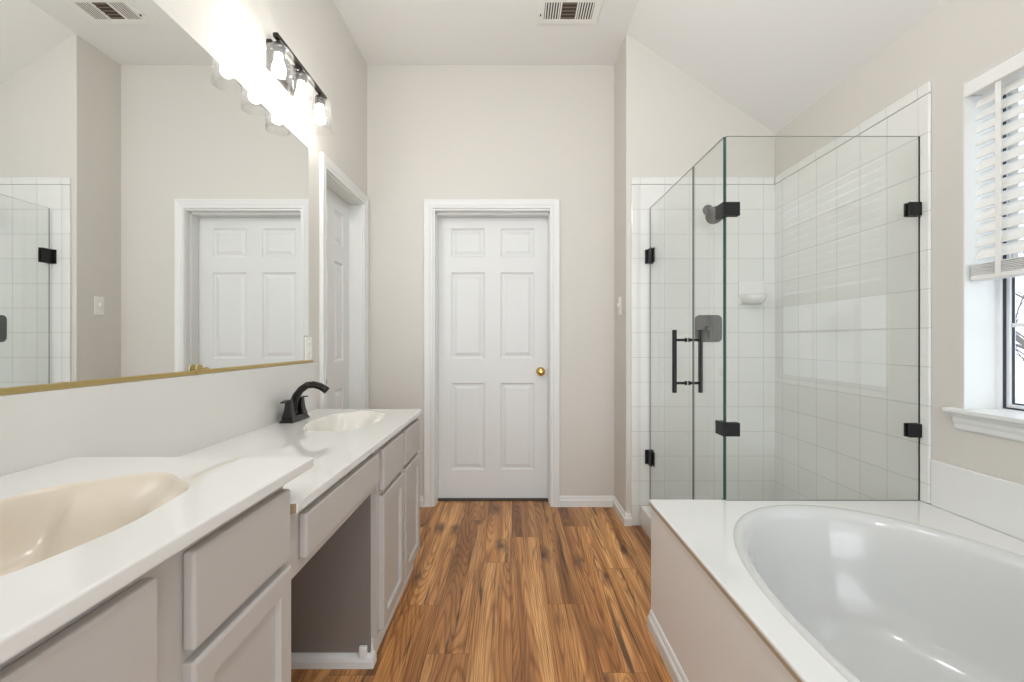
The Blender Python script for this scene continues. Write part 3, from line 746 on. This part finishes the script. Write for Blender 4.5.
# ------------------------------------------------------------ shower glass
ZG = 1.927; XG = 0.839; YG = 1.782
def slab(name, mp, poly, th, edges, parent=None):
    """flat glass of thickness th: mp(u, v, t); edges: material slot (1 green, 2 grey, 3 pale) of each side"""
    bm = bmn(); n = len(poly)
    A = [bm.verts.new(mp(u, v, 0)) for u, v in poly]; B = [bm.verts.new(mp(u, v, th)) for u, v in poly]
    bm.faces.new(A); bm.faces.new(B)
    for k in range(n): bm.faces.new((A[k], A[(k+1) % n], B[(k+1) % n], B[k])).material_index = edges[k]
    return obj(name, bm, [M['glass'], M['glass_edge'], M['glass_edge_dark'], M['glass_edge_pale']], parent)
gp = slab('shower_screen', lambda u, v, t: (u, YG+t, v), [(XG+0.0, 0.499), (XR-0.012, 0.499), (XR-0.012, ZG), (XG, ZG)], 0.008, (2, 2, 3, 1))
tag(gp, 'wide clear glass shower screen standing on the tub deck', 'shower screen')
sp = slab('shower_screen', lambda u, v, t: (XG-t, u, v), [(YG+0.009, 0.499), (1.803, 0.499), (1.803, 0.127), (2.094, 0.127), (2.094, ZG), (YG+0.009, ZG)], 0.008, (2, 2, 2, 2, 3, 1))
tag(sp, 'narrow fixed glass shower screen between the glass door and the corner', 'shower screen')
dr = empty('shower_door', (XG, 2.77, 0.13), 'frameless glass shower door with black ladder pull', 'shower door')
slab('glass', lambda u, v, t: (XG-0.001-t*0.75, u, v), [(2.100, 0.135), (2.752, 0.135), (2.752, ZG), (2.100, ZG)], 0.008, (2, 2, 3, 2), dr)
yh = 2.165; cxg = XG-0.004
hd = empty('pull_handle', (cxg, yh, 1.03)); hd.parent = dr; hd.matrix_parent_inverse = Matrix.Translation(-dr.location)
bpy.data.objects.remove(hd)
bm = bmn()
for sx in (-1, 1): tube(bm, [(cxg+sx*0.062, yh, 0.878), (cxg+sx*0.062, yh, 1.177)], 0.0105, 16)
for z in (0.924, 1.129):
    for sx in (-1, 1):
        tube(bm, [(cxg+sx*0.0045, yh, z), (cxg+sx*0.060, yh, z)], 0.0065, 12)
        tube(bm, [(cxg+sx*0.0045, yh, z), (cxg+sx*0.012, yh, z)], 0.0105, 12)
obj('pull_handle', bm, M['black'], dr, bevel=0.001)['label'] = 'black double-sided ladder pull'
for z in (1.637, 0.420):
    bm = bmn()
    box(bm, XG+0.0005, XG+0.009, 2.700, 2.764, z-0.043, z+0.043); box(bm, XG-0.017, XG-0.0085, 2.700, 2.764, z-0.043, z+0.043)
    box(bm, XG-0.030, XG+0.022, 2.7645, 2.7715, z-0.043, z+0.043); box(bm, XG-0.010, XG+0.002, 2.7535, 2.7645, z-0.03, z+0.03)
    obj('hinge', bm, M['black'], dr, bevel=0.001)
def corner_clamp(z, label):
    t = empty('glass_clamp', (XG, YG, z), label, 'glass clamp', 'glass clamps of the shower')
    h = 0.0265
    bm = bmn(); box(bm, XG-0.0165, XG+0.050, YG-0.009, YG-0.0005, z-h, z+h); box(bm, XG+0.001, XG+0.050, YG+0.0085, YG+0.017, z-h, z+h); obj('front_plate', bm, M['black'], t, bevel=0.001)
    bm = bmn(); box(bm, XG-0.0165, XG-0.0085, YG+0.0, YG+0.060, z-h, z+h); box(bm, XG+0.0005, XG+0.009, YG+0.018, YG+0.060, z-h, z+h); obj('side_plate', bm, M['black'], t, bevel=0.001)
corner_clamp(1.640, 'upper black clamp on the free corner of the shower glass')
corner_clamp(0.778, 'lower black clamp on the free corner of the shower glass')
def wall_clamp(z, label):
    t = empty('glass_clamp', (XR-0.03, YG, z), label, 'glass clamp', 'glass clamps of the shower')
    bm = bmn(); box(bm, XR-0.062, XR-0.0125, YG-0.010, YG-0.0005, z-0.0265, z+0.0265); obj('front_plate', bm, M['black'], t, bevel=0.0015)
    bm = bmn(); box(bm, XR-0.062, XR-0.0125, YG+0.0085, YG+0.018, z-0.0265, z+0.0265); obj('back_plate', bm, M['black'], t, bevel=0.0015)
wall_clamp(1.640, 'upper black clamp holding the shower glass to the right wall')
wall_clamp(0.774, 'lower black clamp holding the shower glass to the right wall')

# shower head, valve, soap dish
sh = empty('showerhead', (1.195, YS-0.008, 1.92), 'round dark shower head on a short arm high on the tiled wall', 'shower head')
bm = bmn(); lathe(bm, [(0, 0), (0.034, 0), (0.034, 0.003), (0.028, 0.010), (0.012, 0.014), (0, 0.014)], along((1.195, YS-0.008, 1.92), (0, -1, 0))); obj('flange', bm, M['gunmetal'], sh, smooth=True)
bm = bmn(); tube(bm, [(1.195, YS-0.018, 1.92), (1.190, YS-0.06, 1.915), (1.182, YS-0.09, 1.900), (1.176, YS-0.105, 1.885)], 0.009, 12); obj('arm', bm, M['gunmetal'], sh, smooth=True)
bm = bmn(); lathe(bm, [(0, -0.01), (0.013, -0.01), (0.015, 0.01), (0.020, 0.022), (0.050, 0.036), (0.055, 0.042), (0.055, 0.052), (0.050, 0.055), (0, 0.055)], along((1.176, YS-0.105, 1.885), (0.05, -0.75, -0.65))); obj('spray_head', bm, M['gunmetal'], sh, smooth=False)
va = empty('shower_valve', (1.195, YS-0.008, 1.2), 'dark rounded-square shower valve plate on the tiled wall', 'shower valve')
bm = bmn(); box(bm, 1.195-0.082, 1.195+0.082, YS-0.014, YS-0.0081, 1.2-0.082, 1.2+0.082)
vb = [e for e in bm.edges if abs(e.verts[0].co.y-e.verts[1].co.y) > 0.001]; bmesh.ops.bevel(bm, geom=vb, offset=0.028, segments=6, affect='EDGES', profile=0.5)
obj('plate', bm, M['gunmetal'], va)
bm = bmn(); lathe(bm, [(0, 0), (0.024, 0), (0.022, 0.03), (0.018, 0.036), (0, 0.037)], along((1.195, YS-0.014, 1.2), (0, -1, 0)))
box(bm, 1.187, 1.203, YS-0.050, YS-0.042, 1.135, 1.205); obj('lever', bm, M['gunmetal'], va, bevel=0.001)
sd = empty('soap_dish', (1.455, YS-0.008, 1.40), 'white ceramic soap dish set in the tiled shower wall', 'soap dish')
bm = bmn()
xa, xb, yw = 1.378, 1.528, YS-0.0081
box(bm, xa, xb, yw-0.010, yw, 1.345, 1.490); obj('back_plate', bm, M['ceramic'], sd, bevel=0.004, seg=3)
bm = bmn()
N = 20; outs = []
for lvl, (sc, zz) in enumerate(((0.62, 1.346), (0.88, 1.362), (1.0, 1.398), (0.95, 1.402), (0.85, 1.376), (0.3, 1.368))):
    row = []
    for k in range(N+1):
        th = PI*k/N; row.append(bm.verts.new(((xa+xb)/2+0.073*sc*math.cos(th), yw-0.010-0.090*sc*(math.sin(th)**0.6), zz)))
    outs.append(row)
for a, b in zip(outs, outs[1:]):
    for k in range(N): bm.faces.new((a[k], a[k+1], b[k+1], b[k]))
bm.faces.new(outs[0]); bm.faces.new(outs[-1])
obj('tray', bm, M['ceramic'], sd, smooth=True)
